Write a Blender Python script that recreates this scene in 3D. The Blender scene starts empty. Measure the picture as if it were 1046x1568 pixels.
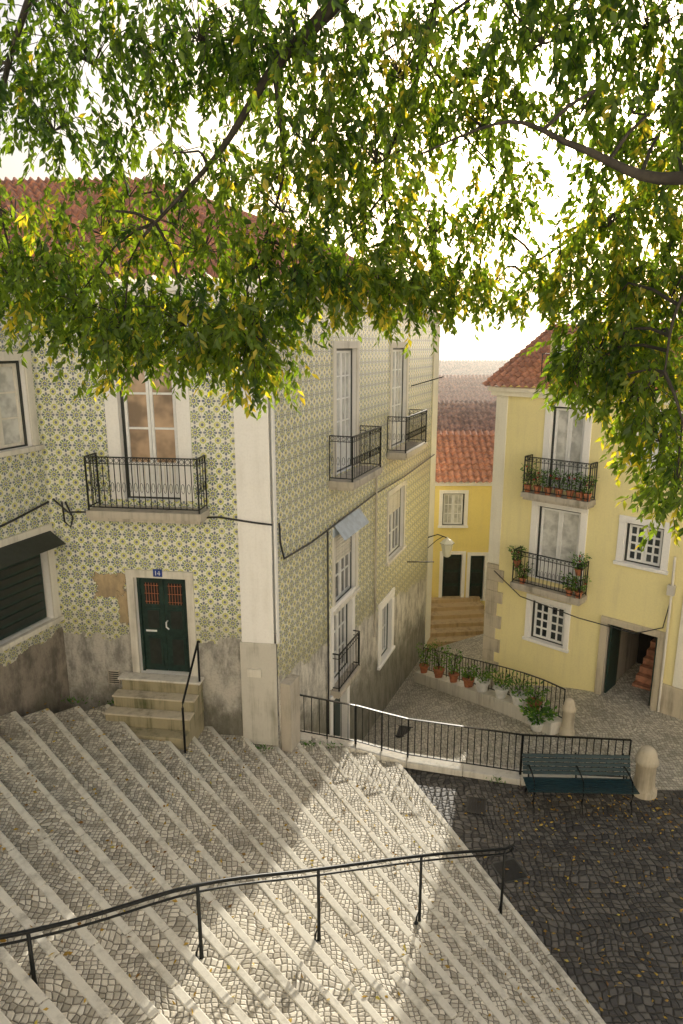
import bpy, math, random
import numpy as np
from mathutils import Vector
random.seed(7); rng=np.random.default_rng(11)
R=math.radians
scene=bpy.context.scene

# ---------------------------------------------------------------- node helpers
class E:
    def __init__(s,nt,k): s.nt=nt; s.k=k
    def _m(s,op,b=None,c=None,clamp=False):
        n=s.nt.nodes.new('ShaderNodeMath'); n.operation=op; n.use_clamp=clamp
        for i,x in enumerate((s,b,c)):
            if x is None: continue
            if isinstance(x,E): s.nt.links.new(x.k,n.inputs[i])
            else: n.inputs[i].default_value=x
        return E(s.nt,n.outputs[0])
    def __add__(s,o): return s._m('ADD',o)
    __radd__=__add__
    def __sub__(s,o): return s._m('SUBTRACT',o)
    def __rsub__(s,o): return (s*-1)+o
    def __mul__(s,o): return s._m('MULTIPLY',o)
    __rmul__=__mul__
    def __truediv__(s,o): return s._m('DIVIDE',o)
    def lt(s,o): return s._m('LESS_THAN',o)
    def gt(s,o): return s._m('GREATER_THAN',o)
    def abs(s): return s._m('ABSOLUTE')
    def frac(s): return s._m('FRACT')
    def floor(s): return s._m('FLOOR')
    def cos(s): return s._m('COSINE')
    def sqrt(s): return s._m('SQRT')
    def max(s,o): return s._m('MAXIMUM',o)
    def min(s,o): return s._m('MINIMUM',o)
    def step(s,a,b):
        n=s.nt.nodes.new('ShaderNodeMapRange'); n.interpolation_type='SMOOTHSTEP'
        s.nt.links.new(s.k,n.inputs[0]); n.inputs[1].default_value=a; n.inputs[2].default_value=b
        return E(s.nt,n.outputs[0])
def newmat(name):
    m=bpy.data.materials.new(name); m.use_nodes=True; nt=m.node_tree
    b=nt.nodes.get('Principled BSDF'); return m,nt,b
def mix(nt,f,a,b,mode='MIX'):
    n=nt.nodes.new('ShaderNodeMix'); n.data_type='RGBA'; n.blend_type=mode
    if isinstance(f,E): nt.links.new(f.k,n.inputs[0])
    else: n.inputs[0].default_value=f
    for i,x in ((6,a),(7,b)):
        if isinstance(x,tuple): n.inputs[i].default_value=(*x[:3],1)
        else: nt.links.new(x,n.inputs[i])
    return n.outputs[2]
def coord(nt,kind='Object'):
    return nt.nodes.new('ShaderNodeTexCoord').outputs[kind]
def noise(nt,vec,scale,detail=2,rough=.6):
    n=nt.nodes.new('ShaderNodeTexNoise'); n.inputs['Scale'].default_value=scale
    n.inputs['Detail'].default_value=detail; n.inputs['Roughness'].default_value=rough
    nt.links.new(vec,n.inputs['Vector']); return E(nt,n.outputs['Fac'])
def scalev(nt,vec,sx,sy,sz):
    n=nt.nodes.new('ShaderNodeMapping'); n.inputs['Scale'].default_value=(sx,sy,sz)
    nt.links.new(vec,n.inputs['Vector']); return n.outputs[0]
def bump(nt,b,h,strength=.5,dist=.01):
    n=nt.nodes.new('ShaderNodeBump'); n.inputs['Strength'].default_value=strength
    n.inputs['Distance'].default_value=dist
    nt.links.new(h.k,n.inputs['Height']); nt.links.new(n.outputs[0],b.inputs['Normal'])
def setc(nt,b,c):
    if isinstance(c,tuple): b.inputs['Base Color'].default_value=(*c[:3],1)
    else: nt.links.new(c,b.inputs['Base Color'])
def plain(name,c,rough=.6,metal=0,var=.25,scale=6,bmp=0,coat=0):
    m,nt,b=newmat(name); v=coord(nt)
    n=noise(nt,v,scale,3)
    dark=tuple(x*(1-var) for x in c)
    setc(nt,b,mix(nt,n.step(.35,.65),dark,c)); b.inputs['Roughness'].default_value=rough
    b.inputs['Metallic'].default_value=metal; b.inputs['Coat Weight'].default_value=coat
    if bmp: bump(nt,b,noise(nt,v,scale*7,1),bmp,.01)
    return m
def plaster(name,c,stain=(.25,.22,.16),amount=.35,rough=.85):
    m,nt,b=newmat(name); v=coord(nt)
    big=noise(nt,v,.9,4,.65); streak=noise(nt,scalev(nt,v,5,5,.35),1.2,4,.7); fine=noise(nt,v,25,2)
    f=((big*.45+streak*.55).step(.46,.7))*amount
    c1=mix(nt,f,c,stain)
    c2=mix(nt,fine.step(.35,.8)*.15,c1,tuple(x*.6 for x in c))
    setc(nt,b,c2); b.inputs['Roughness'].default_value=rough
    bump(nt,b,noise(nt,v,18,2),.3,.01); return m
def tilemat(name,bg,blue,yel,k0,k1,patch=None,stone=(.42,.40,.35)):
    m,nt,b=newmat(name)
    uv=nt.nodes.new('ShaderNodeUVMap').outputs[0]
    sp=nt.nodes.new('ShaderNodeSeparateXYZ'); nt.links.new(uv,sp.inputs[0])
    s=E(nt,sp.outputs[0]); z=E(nt,sp.outputs[1])
    per=.285
    us=s/per; uz=z/per
    cx=us.frac()-.5; cy=uz.frac()-.5
    r=(cx*cx+cy*cy).sqrt(); th=cy._m('ARCTAN2',cx)
    qx=.5-cx.abs(); qy=.5-cy.abs(); r2=(qx*qx+qy*qy).sqrt()
    c8=(th*8).cos()
    wreath=((r-.33-c8*.03).abs()).lt(.095)*(((th*12).cos()).gt(-.7))
    alt=((th*4).cos()).gt(-.45)
    petals=(c8*.05+.15-r).gt(0.0)
    heart=r.lt(.06)
    corner=(r2-.17).abs().lt(.05)
    cdot=r2.lt(.10)
    inner=(r-.21).abs().lt(.028)
    wob=noise(nt,uv,2.2,2); f2=noise(nt,uv,45,1)
    wn=nt.nodes.new('ShaderNodeTexWhiteNoise'); wn.noise_dimensions='2D'
    cb=nt.nodes.new('ShaderNodeCombineXYZ'); nt.links.new((us*2).floor().k,cb.inputs[0]); nt.links.new((uz*2).floor().k,cb.inputs[1])
    nt.links.new(cb.outputs[0],wn.inputs['Vector']); rnd=E(nt,wn.outputs['Value'])
    bgc=mix(nt,rnd*.3,bg,tuple(x*.75 for x in bg))
    bgc=mix(nt,wob.step(.5,.75)*.2,bgc,yel)
    fade=1-f2.step(.4,.8)*.25-rnd*.2
    c=mix(nt,inner*.9,bgc,yel)
    c=mix(nt,corner*fade,c,yel)
    c=mix(nt,wreath*fade,c,mix(nt,alt,(yel[0]*.40,yel[1]*.55,yel[2]*.5),blue))
    c=mix(nt,petals*fade,c,blue); c=mix(nt,heart,c,yel)
    c=mix(nt,cdot*fade,c,blue)
    gx=((us*2).frac()-.5).abs(); gy=((uz*2).frac()-.5).abs()
    c=mix(nt,gx.max(gy).gt(.48)*.5,c,(.36,.34,.28))
    nn=noise(nt,uv,1.6,5,.65)
    line=s*k1+k0+(nn-.5)*.9
    plm=z.lt(line)
    pn=noise(nt,scalev(nt,uv,2.4,.9,1),1.3,5,.75); pf=noise(nt,uv,24,2)
    pc=mix(nt,pn.step(.38,.66),stone,tuple(x*.42 for x in stone))
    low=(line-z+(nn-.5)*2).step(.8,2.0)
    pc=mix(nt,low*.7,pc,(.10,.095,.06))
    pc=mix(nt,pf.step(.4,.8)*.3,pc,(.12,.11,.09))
    if patch:
        pe=noise(nt,uv,7,4,.7)
        for (ps,pz,rs,rz) in patch:
            dx=((s-ps)/rs).abs(); dz=((z-pz)/rz).abs()
            dm=dx.max(dz)+(pe-.5)*1.9
            c=mix(nt,dm.lt(1.08),c,(.22,.17,.10))
            c=mix(nt,dm.lt(1.0),c,mix(nt,pn.step(.3,.7),(.62,.47,.27),(.34,.26,.17)))
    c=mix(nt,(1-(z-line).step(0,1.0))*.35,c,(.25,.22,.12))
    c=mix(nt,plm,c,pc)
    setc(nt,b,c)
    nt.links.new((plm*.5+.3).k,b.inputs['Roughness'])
    return m
def cobble(name,scale,lo,hi,joint,rnd=.5,bd=.02,jw=.09):
    m,nt,b=newmat(name); v=coord(nt)
    w=nt.nodes.new('ShaderNodeTexNoise'); w.inputs['Scale'].default_value=1.3; w.inputs['Detail'].default_value=1; nt.links.new(v,w.inputs['Vector'])
    va=nt.nodes.new('ShaderNodeVectorMath'); va.operation='MULTIPLY_ADD'; nt.links.new(w.outputs['Color'],va.inputs[0])
    va.inputs[1].default_value=(.4,.4,0); nt.links.new(v,va.inputs[2])
    def vor(feat):
        n=nt.nodes.new('ShaderNodeTexVoronoi'); n.voronoi_dimensions='2D'; n.feature=feat
        n.inputs['Scale'].default_value=scale; n.inputs['Randomness'].default_value=rnd
        nt.links.new(va.outputs[0],n.inputs['Vector']); return n
    e=E(nt,vor('DISTANCE_TO_EDGE').outputs['Distance']); col=vor('F1')
    sp=nt.nodes.new('ShaderNodeSeparateColor'); nt.links.new(col.outputs['Color'],sp.inputs[0])
    cr=E(nt,sp.outputs[0])
    big=noise(nt,v,.9,4,.7); fine=noise(nt,v,60,1)
    c=mix(nt,(cr*.75+fine*.25).step(.05,.95),lo,hi)
    c=mix(nt,big.step(.48,.72)*.5,c,tuple(x*.6 for x in lo))
    c=mix(nt,1-e.step(.015,jw),c,joint)
    setc(nt,b,c); nt.links.new((.45+fine*.3).k,b.inputs['Roughness'])
    bump(nt,b,e.step(.0,.22)+cr*.35,.8,bd); return m

M={}
M['tileA']=tilemat('azulejo_tiles_a',(.86,.85,.74),(.03,.07,.17),(.62,.62,.10),3.15,0.0,patch=[(1.1,4.22,.30,.24),(1.34,3.75,.10,.30)],stone=(.54,.51,.45))
M['tileB']=tilemat('azulejo_tiles_b',(.84,.82,.68),(.035,.08,.17),(.70,.61,.13),2.45,-.155,stone=(.74,.70,.61))
M['tileL']=tilemat('azulejo_tiles_l',(.80,.79,.69),(.03,.07,.16),(.60,.57,.12),3.2,0.0,stone=(.3,.26,.21))
M['white']=plaster('white_plaster',(.90,.88,.84),(.5,.46,.38),.22)
M['greyplaster']=plaster('grey_plaster',(.60,.57,.50),(.17,.16,.10),.85)
M['lime']=plaster('limestone',(.74,.70,.61),(.28,.25,.19),.6)
M['yellow']=plaster('yellow_plaster',(.89,.79,.40),(.64,.55,.32),.3)
M['yellow2']=plaster('bright_yellow_plaster',(.88,.73,.26),(.6,.5,.3),.25)
M['cream']=plaster('cream_plaster',(.88,.84,.70),(.56,.49,.36),.3)
M['mossy']=plaster('mossy_stone',(.38,.33,.21),(.08,.09,.035),1.0)
M['stone']=plaster('worn_stone',(.52,.47,.39),(.15,.14,.1),.8)
M['nosing']=plaster('step_nosing_stone',(.72,.68,.58),(.28,.25,.19),.8)
M['quoin']=plaster('quoin_stone',(.58,.51,.38),(.2,.17,.12),.8)
M['brownstep']=plaster('lane_step_stone',(.54,.40,.22),(.22,.15,.08),.8)
M['iron']=plain('black_iron',(.02,.022,.022),.4,.6,.3,20)
M['teal']=plain('teal_bench_paint',(.014,.045,.055),.4,0,.35,14)
M['greendoor']=plain('dark_green_door_paint',(.022,.05,.04),.4,0,.4,9)
M['whitepaint']=plain('white_window_paint',(.84,.84,.82),.4,0,.08,8)
M['darkframe']=plain('dark_frame_paint',(.03,.035,.03),.4,0,.3,8)
M['glass']=plain('window_glass_dark',(.05,.06,.065),.06,0,.6,1.2,0,coat=1)  # noise mottling painted into the pane as a reflection look
M['curtain']=plain('curtained_glass',(.68,.68,.64),.5,0,.4,3,0,coat=1)
M['woodglass']=plain('shuttered_glass',(.55,.38,.24),.5,0,.6,1.6,0,coat=1)
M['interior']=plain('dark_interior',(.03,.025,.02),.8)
M['terracotta']=plain('terracotta',(.68,.33,.20),.8,0,.4,5,.2)
M['terraold']=plain('weathered_terracotta',(.60,.38,.27),.85,0,.5,3,.2)
M['awning']=plain('awning_fabric',(.5,.57,.65),.8,0,.2,5)
M['blue']=plain('enamel_blue',(.02,.06,.30),.3)
M['soil']=plain('soil',(.05,.035,.02),.9)
M['clay']=plain('clay_pot',(.46,.17,.08),.8,0,.3,10)
M['whitepot']=plain('white_pot',(.8,.79,.75),.5,0,.15,10)
M['cable']=plain('black_cable',(.03,.03,.03),.6)
M['bark']=plain('bark',(.045,.038,.028),.9,0,.5,12)
M['grass']=plain('ground_earth',(.2,.18,.13),.9,0,.4,.5)
M['lampglass']=plain('frosted_lamp_glass',(.85,.86,.84),.2,0,.05,5,0,coat=1)
M['cob']=cobble('calcada_steps',15,(.40,.36,.28),(.84,.78,.65),(.15,.13,.095),rnd=.34,jw=.085)
M['coblane']=cobble('calcada_lane',13,(.42,.39,.31),(.76,.71,.60),(.14,.125,.09),rnd=.34)
M['cobdark']=cobble('basalt_cobbles',8.8,(.05,.046,.042),(.15,.138,.12),(.018,.016,.012),.32,bd=.03,jw=.1)
def leafmat(name,c0,c1,c2,tr=.5,tc=(2.3,2.3,.6)):
    m,nt,b=newmat(name); out=nt.nodes['Material Output']; nt.nodes.remove(b)
    a=nt.nodes.new('ShaderNodeAttribute'); a.attribute_name='var'; f=E(nt,a.outputs['Fac'])
    c=mix(nt,f.step(0,.7),c0,c1); c=mix(nt,f.step(.82,1.0),c,c2)
    d=nt.nodes.new('ShaderNodeBsdfDiffuse'); nt.links.new(c,d.inputs[0])
    gl=nt.nodes.new('ShaderNodeBsdfGlossy'); gl.inputs['Roughness'].default_value=.4; gl.inputs[0].default_value=(.8,.85,.8,1)
    t=nt.nodes.new('ShaderNodeBsdfTranslucent')
    ct=mix(nt,1.0,c,tc,'MULTIPLY'); nt.links.new(ct,t.inputs[0])
    m0=nt.nodes.new('ShaderNodeMixShader'); m0.inputs[0].default_value=.05; nt.links.new(d.outputs[0],m0.inputs[1]); nt.links.new(gl.outputs[0],m0.inputs[2])
    ms=nt.nodes.new('ShaderNodeMixShader'); ms.inputs[0].default_value=tr
    nt.links.new(m0.outputs[0],ms.inputs[1]); nt.links.new(t.outputs[0],ms.inputs[2])
    nt.links.new(ms.outputs[0],out.inputs[0]); return m
M['leaf']=leafmat('tree_leaves',(.022,.05,.012),(.09,.14,.022),(.36,.30,.05),.58,(3.3,3.1,.7))
M['plant']=leafmat('pot_plant_leaves',(.04,.10,.03),(.10,.22,.05),(.2,.3,.05),.35)
M['litter']=leafmat('fallen_leaf',(.22,.11,.03),(.45,.30,.06),(.5,.42,.1),.2)
M['flower']=plain('red_flowers',(.6,.03,.03),.6)

# ---------------------------------------------------------------- mesh builder
class MB:
    def __init__(s): s.v=[];s.f=[];s.m=[];s.uv=[];s.mats=[]
    def mi(s,k):
        if k not in s.mats: s.mats.append(k)
        return s.mats.index(k)
    def face(s,pts,mat,uv=None):
        i=len(s.v); s.v+= [tuple(p) for p in pts]; s.f.append(tuple(range(i,i+len(pts)))); s.m.append(s.mi(mat))
        s.uv.append(uv or [(p[0],p[2]) for p in pts])
    def hexa(s,c,mat):
        for q in ((0,3,2,1),(4,5,6,7),(0,1,5,4),(1,2,6,5),(2,3,7,6),(3,0,4,7)): s.face([c[k] for k in q],mat)
    def box(s,F,s0,s1,n0,n1,z0,z1,mat):
        c=[F(a,n,z) for z in (z0,z1) for (a,n) in ((s0,n1),(s1,n1),(s1,n0),(s0,n0))]
        s.hexa(c,mat)
    def bar(s,a,b,w,mat,h=None):
        a=Vector(a);b=Vector(b);d=(b-a).normalized(); h=h or w
        up=Vector((0,0,1)) if abs(d.z)<.9 else Vector((0,1,0))
        x=d.cross(up).normalized()*w/2; y=x.cross(d).normalized()*h/2
        c=[a-x-y,a+x-y,a+x+y,a-x+y,b-x-y,b+x-y,b+x+y,b-x+y]; s.hexa(c,mat)
    def tube(s,pts,rad,mat,n=8):
        pts=[Vector(p) for p in pts]; rings=[]
        if not hasattr(rad,'__len__'): rad=[rad]*len(pts)
        for i,p in enumerate(pts):
            d=(pts[min(i+1,len(pts)-1)]-pts[max(i-1,0)]).normalized()
            up=Vector((0,0,1)) if abs(d.z)<.95 else Vector((0,1,0))
            x=d.cross(up).normalized(); y=x.cross(d).normalized()
            rings.append([p+(x*math.cos(t)+y*math.sin(t))*rad[i] for t in [2*math.pi*k/n for k in range(n)]])
        b=len(s.v)
        for r in rings: s.v+=[tuple(q) for q in r]
        for i in range(len(rings)-1):
            for k in range(n):
                s.f.append((b+i*n+k,b+i*n+(k+1)%n,b+(i+1)*n+(k+1)%n,b+(i+1)*n+k)); s.m.append(s.mi(mat)); s.uv.append([(0,0)]*4)
        for e in (0,len(rings)-1):
            s.f.append(tuple(b+e*n+k for k in range(n))); s.m.append(s.mi(mat)); s.uv.append([(0,0)]*n)
    def lathe(s,c,prof,mat,n=20):
        c=Vector(c); b=len(s.v)
        for (r,z) in prof:
            for k in range(n):
                t=2*math.pi*k/n; s.v.append((c.x+r*math.cos(t),c.y+r*math.sin(t),c.z+z))
        for i in range(len(prof)-1):
            for k in range(n):
                s.f.append((b+i*n+k,b+i*n+(k+1)%n,b+(i+1)*n+(k+1)%n,b+(i+1)*n+k)); s.m.append(s.mi(mat)); s.uv.append([(0,0)]*4)
        s.f.append(tuple(b+(len(prof)-1)*n+k for k in range(n))); s.m.append(s.mi(mat)); s.uv.append([(0,0)]*n)
    def wall(s,F,s0,s1,z0,z1,holes,mat,depth=.24,rev='white'):
        S=sorted(set([s0,s1]+[x for h in holes for x in h[:2] if s0<x<s1])); Z=sorted(set([z0,z1]+[x for h in holes for x in h[2:4] if z0<x<z1]))
        for a,b in zip(S,S[1:]):
            for c,d in zip(Z,Z[1:]):
                ms,mz=(a+b)/2,(c+d)/2
                if any(h[0]<ms<h[1] and h[2]<mz<h[3] for h in holes): continue
                s.face([F(a,0,c),F(b,0,c),F(b,0,d),F(a,0,d)],mat,[(a,c),(b,c),(b,d),(a,d)])
        for (a,b,c,d) in holes:
            for p,q in (((a,c),(b,c)),((b,c),(b,d)),((b,d),(a,d)),((a,d),(a,c))):
                s.face([F(p[0],0,p[1]),F(q[0],0,q[1]),F(q[0],-depth,q[1]),F(p[0],-depth,p[1])],rev)
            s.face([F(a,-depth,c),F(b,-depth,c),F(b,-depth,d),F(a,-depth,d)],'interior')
    def obj(s,name,parent=None,smooth=False,bevel=0):
        me=bpy.data.meshes.new(name); me.from_pydata(s.v,[],s.f)
        for k in s.mats: me.materials.append(M[k])
        me.polygons.foreach_set('material_index',s.m)
        uvl=me.uv_layers.new(name='UVMap'); flat=[c for f in s.uv for p in f for c in p]
        uvl.data.foreach_set('uv',flat)
        if smooth: me.polygons.foreach_set('use_smooth',[True]*len(s.f))
        o=bpy.data.objects.new(name,me); scene.collection.objects.link(o)
        if parent: o.parent=parent
        if bevel:
            w=o.modifiers.new('w','WELD'); w.merge_threshold=.0005
            bv=o.modifiers.new('b','BEVEL'); bv.width=bevel; bv.segments=2; bv.limit_method='ANGLE'
        return o
def empty(name,loc=(0,0,0)):
    o=bpy.data.objects.new(name,None); scene.collection.objects.link(o); o.empty_display_size=.2; return o
def frame(P,d):
    L=math.hypot(*d); dx,dy=d[0]/L,d[1]/L; nx,ny=dy,-dx
    return lambda s,n,z:(P[0]+dx*s+nx*n,P[1]+dy*s+ny*n,z)

def surround(mb,F,h,w=.15,n=.035,mat='white',sill=True):
    a,b,c,d=h
    mb.box(F,a-w,a,-.02,n,c,d,mat); mb.box(F,b,b+w,-.02,n,c,d,mat)
    mb.box(F,a-w-.004,b+w+.004,-.02,n+.006,d,d+w,mat)
    if sill: mb.box(F,a-w-.03,b+w+.03,-.02,n+.05,c-.09,c,mat)
def window(mb,F,h,rows=3,cols=2,glass='glass',fr='whitepaint',outer='darkframe',leafs=2,panel=0,mun=.03):
    a,b,c,d=h; n0,n1=-.20,-.12
    o=.05
    mb.box(F,a,a+o,n0,n1+.02,c,d,outer); mb.box(F,b-o,b,n0,n1+.02,c,d,outer); mb.box(F,a+o,b-o,n0,n1+.02,d-o,d,outer); mb.box(F,a+o,b-o,n0,n1+.02,c,c+o*.6,outer)
    a+=o;b-=o;d-=o;c+=o*.6
    w=(b-a)/leafs
    for i in range(leafs):
        x0=a+i*w+.004;x1=a+(i+1)*w-.004; t=.055
        mb.box(F,x0,x0+t,n0,n1,c,d,fr); mb.box(F,x1-t,x1,n0,n1,c,d,fr); mb.box(F,x0+t,x1-t,n0,n1,d-t,d,fr); mb.box(F,x0+t,x1-t,n0,n1,c,c+t,fr)
        zz=c+t
        if panel:
            mb.box(F,x0+t,x1-t,n0,n1-.03,zz,zz+panel,fr); mb.box(F,x0+t,x1-t,n0,n1,zz+panel,zz+panel+t,fr); zz+=panel+t
        mb.box(F,x0+t,x1-t,n0+.02,n0+.04,zz,d-t,glass)
        for k in range(1,rows):
            z=zz+(d-t-zz)*k/rows; mb.box(F,x0+t,x1-t,n0+.041,n1-.01,z-mun/2,z+mun/2,fr)
        for k in range(1,cols):
            x=x0+t+(x1-x0-2*t)*k/cols; mb.box(F,x-mun/2,x+mun/2,n0+.041,n1-.013,zz,d-t,fr)
def railing(mb,p0,p1,h,sp=.11,w=.014,top=.035,mat='iron',rings=False,mid=True):
    p0=Vector(p0);p1=Vector(p1);L=(p1-p0).length;n=max(1,int(L/sp)); up=Vector((0,0,1))
    mb.bar(p0+up*h,p1+up*h,top,mat,.02); mb.bar(p0+up*.07,p1+up*.07,.02,mat)
    if mid: mb.bar(p0+up*(h-.12),p1+up*(h-.12),.014,mat)
    for i in range(n+1):
        q=p0.lerp(p1,i/n); ww=w*1.5 if i in (0,n) else w
        mb.bar(q+up*(.0 if i in (0,n) else .07),q+up*h,ww,mat)
        if rings and i<n:
            cc=p0.lerp(p1,(i+.5)/n)+up*(h-.06); dd=(p1-p0).normalized()
            pts=[cc+(dd*math.cos(t)+up*math.sin(t))*.04 for t in [k*math.pi/4 for k in range(9)]]
            mb.tube(pts,.005,mat,4)
            cc=p0.lerp(p1,(i+.5)/n)+up*(h*.45)
            pts=[cc+(dd*math.cos(t)*.03+up*math.sin(t)*.09) for t in [k*math.pi/4 for k in range(9)]]
            mb.tube(pts,.005,mat,4)
def balcony(mb,F,s0,s1,z,dep=.5,h=.95,rings=True):
    mb.box(F,s0,s1,0.0,dep,z-.13,z,'stone'); mb.box(F,s0+.04,s1-.04,0,dep-.05,z-.2,z-.131,'stone')
    e=.04
    railing(mb,F(s0+e,dep-e,z),F(s1-e,dep-e,z),h,rings=rings)
    railing(mb,F(s0+e,0.02,z),F(s0+e,dep-e-.02,z),h,rings=rings); railing(mb,F(s1-e,0.02,z),F(s1-e,dep-e-.02,z),h,rings=rings)
def roof(mb,p00,p10,p11,p01,nu,nv,mat='terracotta',amp=.045):
    p00,p10,p11,p01=[Vector(p) for p in (p00,p10,p11,p01)]
    nrm=(p10-p00).cross(p01-p00).normalized()
    if nrm.z<0: nrm=-nrm
    K=6; b=len(mb.v); cols=nu*K+1; rows=[]
    for j in range(nv):
        rows+= [(j/nv,.045),((j+1)/nv-.002,.0)]
    for (t,hh) in rows:
        for i in range(cols):
            u=i/(cols-1); p=p00.lerp(p10,u).lerp(p01.lerp(p11,u),t)
            mb.v.append(tuple(p+nrm*(hh+amp*math.cos(2*math.pi*i/K)+random.uniform(-.006,.006))))
    mi=mb.mi(mat)
    for j in range(len(rows)-1):
        for i in range(cols-1):
            a=b+j*cols+i; mb.f.append((a,a+1,a+cols+1,a+cols)); mb.m.append(mi); mb.uv.append([(0,0)]*4)

# ---------------------------------------------------------------- tiled corner building
FA=frame((-5.64,12.886),(1,-.14)); FB=frame((-1.25,12.27),(.371,1)); FL=frame((-5.64-.33*6,12.886-.944*6),(.33,.944))
bld=empty('tiled_corner_house')
EAVE=9.85
w=MB()
hA_win=(1.55,2.66,5.98,8.7); hA_door=(1.6,2.66,2.38,4.43)
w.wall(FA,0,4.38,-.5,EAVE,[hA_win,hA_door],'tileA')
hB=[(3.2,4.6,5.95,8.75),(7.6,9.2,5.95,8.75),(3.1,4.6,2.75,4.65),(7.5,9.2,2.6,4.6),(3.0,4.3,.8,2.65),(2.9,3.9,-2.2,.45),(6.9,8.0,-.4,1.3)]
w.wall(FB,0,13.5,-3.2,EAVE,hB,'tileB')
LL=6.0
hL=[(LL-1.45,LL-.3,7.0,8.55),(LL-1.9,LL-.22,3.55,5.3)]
w.wall(FL,0,LL,-.5,10.0,hL,'tileL')
b1=FB(13.5,0,0)
for z0,z1 in ((-3.2,EAVE),):
    w.face([(b1[0],b1[1],z0),(-3.5,27.5,z0),(-3.5,27.5,z1),(b1[0],b1[1],z1)],'cream')
    w.face([(-3.5,27.5,z0),(-14,27.5,z0),(-14,27.5,z1),(-3.5,27.5,z1)],'cream')
l0=FL(0,0,0); w.face([(l0[0],l0[1],-.5),(-14,8,-.5),(-14,8,10),(l0[0],l0[1],10)],'cream')
w.obj('walls',bld)
t=MB()
t.box(FA,3.74,4.38,0,.04,3.2,9.55,'white'); t.box(FB,-.04,.06,0,.035,3.2,9.55,'white')
t.box(FA,3.70,4.42,0,.06,1.0,3.2,'greyplaster')
t.box(FA,-.2,4.55,-.1,.16,9.55,9.72,'white'); t.box(FA,-.2,4.6,-.1,.26,9.721,9.88,'white')
t.box(FB,-.02,13.6,-.1,.14,9.56,9.73,'lime'); t.box(FB,-.02,13.7,-.1,.24,9.731,9.89,'lime')
t.box(FB,12.7,13.5,0,.04,-2.5,9.5,'cream')
surround(t,FA,hA_win,.26,.03,'white',False); surround(t,FA,hA_door,.15,.05,'lime',False)
for h in hB[:2]: surround(t,FB,h,.16,.035,'lime',False)
for h in hB[2:4]: surround(t,FB,h,.14,.04,'lime')
surround(t,FB,hB[4],.2,.04,'white',False); surround(t,FB,hB[5],.18,.05,'white',False); surround(t,FB,hB[6],.25,.035,'white')
for h in hL: surround(t,FL,h,.16,.04,'lime')
t.box(FB,.1,.55,0,.22,-.2,2.3,'stone')
t.obj('stone_trim',bld,bevel=.008)
wn=MB()
window(wn,FA,hA_win,rows=3,cols=1,glass='woodglass',panel=.55,mun=.04)
for k in range(9): wn.box(FA,1.7+k*.1,1.715+k*.1,-.149,-.135,6.1,6.62,'lime')
window(wn,FB,hB[0],4,2,'curtain',panel=.5); window(wn,FB,hB[1],4,2,'curtain',panel=.5)
window(wn,FB,hB[2],3,2,'glass'); window(wn,FB,hB[3],3,2,'glass')
window(wn,FB,hB[4],3,2,'glass'); window(wn,FB,hB[6],2,2,'glass',outer='greendoor')
window(wn,FL,hL[0],3,1,'curtain',fr='lime')
wn.obj('windows',bld)
sh=MB()
a,b,c,d=hL[1]; sh.box(FL,a+.05,b-.05,-.2,-.12,c+.03,d-.03,'greendoor')
for k in range(9): sh.box(FL,a+.1,b-.1,-.121,-.10,c+.1+k*.18,c+.22+k*.18,'darkframe')
sh.face([FL(a-.1,.02,d+.05),FL(b+.1,.02,d+.05),FL(b+.1,.4,d-.2),FL(a-.1,.4,d-.2)],'darkframe')
sh.box(FB,2.95,4.75,.02,.06,4.55,4.75,'awning'); sh.face([FB(2.95,.05,4.85),FB(4.75,.05,4.85),FB(4.75,.32,4.5),FB(2.95,.32,4.5)],'awning')
for k in range(11): sh.box(FB,3.17,4.53,-.115,-.10,3.75+k*.08,3.815+k*.08,'lime')
for k in range(9): sh.box(FB,7.57,9.13,-.115,-.10,3.9+k*.08,3.965+k*.08,'lime')
a,b,c,d=hB[5]; sh.box(FB,a+.03,b-.03,-.2,-.14,c,d-.03,'greendoor')
sh.obj('shutters_and_awnings',bld)
dr=MB(); a,b,c,d=hA_door; m_=(a+b)/2
dr.box(FA,a,a+.05,-.2,-.1,c,d,'greendoor'); dr.box(FA,b-.05,b,-.2,-.1,c,d,'greendoor'); dr.box(FA,a+.05,b-.05,-.2,-.1,d-.06,d,'greendoor')
for x0,x1 in ((a+.055,m_-.004),(m_+.004,b-.055)):
    dr.box(FA,x0,x1,-.19,-.14,c+.01,d-.065,'greendoor')
    for z0,z1 in ((c+.12,c+.75),(c+.9,c+1.35)):
        dr.box(FA,x0+.08,x1-.08,-.139,-.125,z0,z1,'greendoor'); dr.box(FA,x0+.12,x1-.12,-.124,-.118,z0+.04,z1-.04,'darkframe')
    dr.box(FA,x0+.09,x1-.09,-.139,-.13,c+1.45,d-.16,'interior')
    for k in range(5):
        x=x0+.12+k*(x1-x0-.24)/4; dr.bar(FA(x,-.12,c+1.45),FA(x,-.12,d-.16),.008,'clay')
    for k in range(3): 
        z=c+1.5+k*.17; dr.bar(FA(x0+.09,-.118,z),FA(x1-.09,-.118,z),.008,'clay')
dr.box(FA,a+.12,a+.35,-.117,-.11,c+.86,c+.9,'whitepaint'); dr.tube([FA(m_+.05,-.13,c+1.1),FA(m_+.05,-.05,c+1.1),FA(m_+.05,-.05,c+1.0),FA(m_+.1,-.06,c+.95)],.015,'whitepaint',6)
dr.obj('double_door',bld)
bl=MB()
balcony(bl,FA,1.0,3.2,5.85,.5,1.0); balcony(bl,FB,2.75,4.9,5.9,.6,1.0); balcony(bl,FB,7.2,9.65,5.9,.6,1.0); balcony(bl,FB,2.85,4.4,.75,.25,.95,False)
bl.obj('balconies',bld)
rf=MB()
roof(rf,(-7.2,12.75,9.9),(-1.05,11.95,9.9),(-4.6,17.3,12.6),(-9.5,17.3,12.6),26,14,'terracotta')
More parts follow.
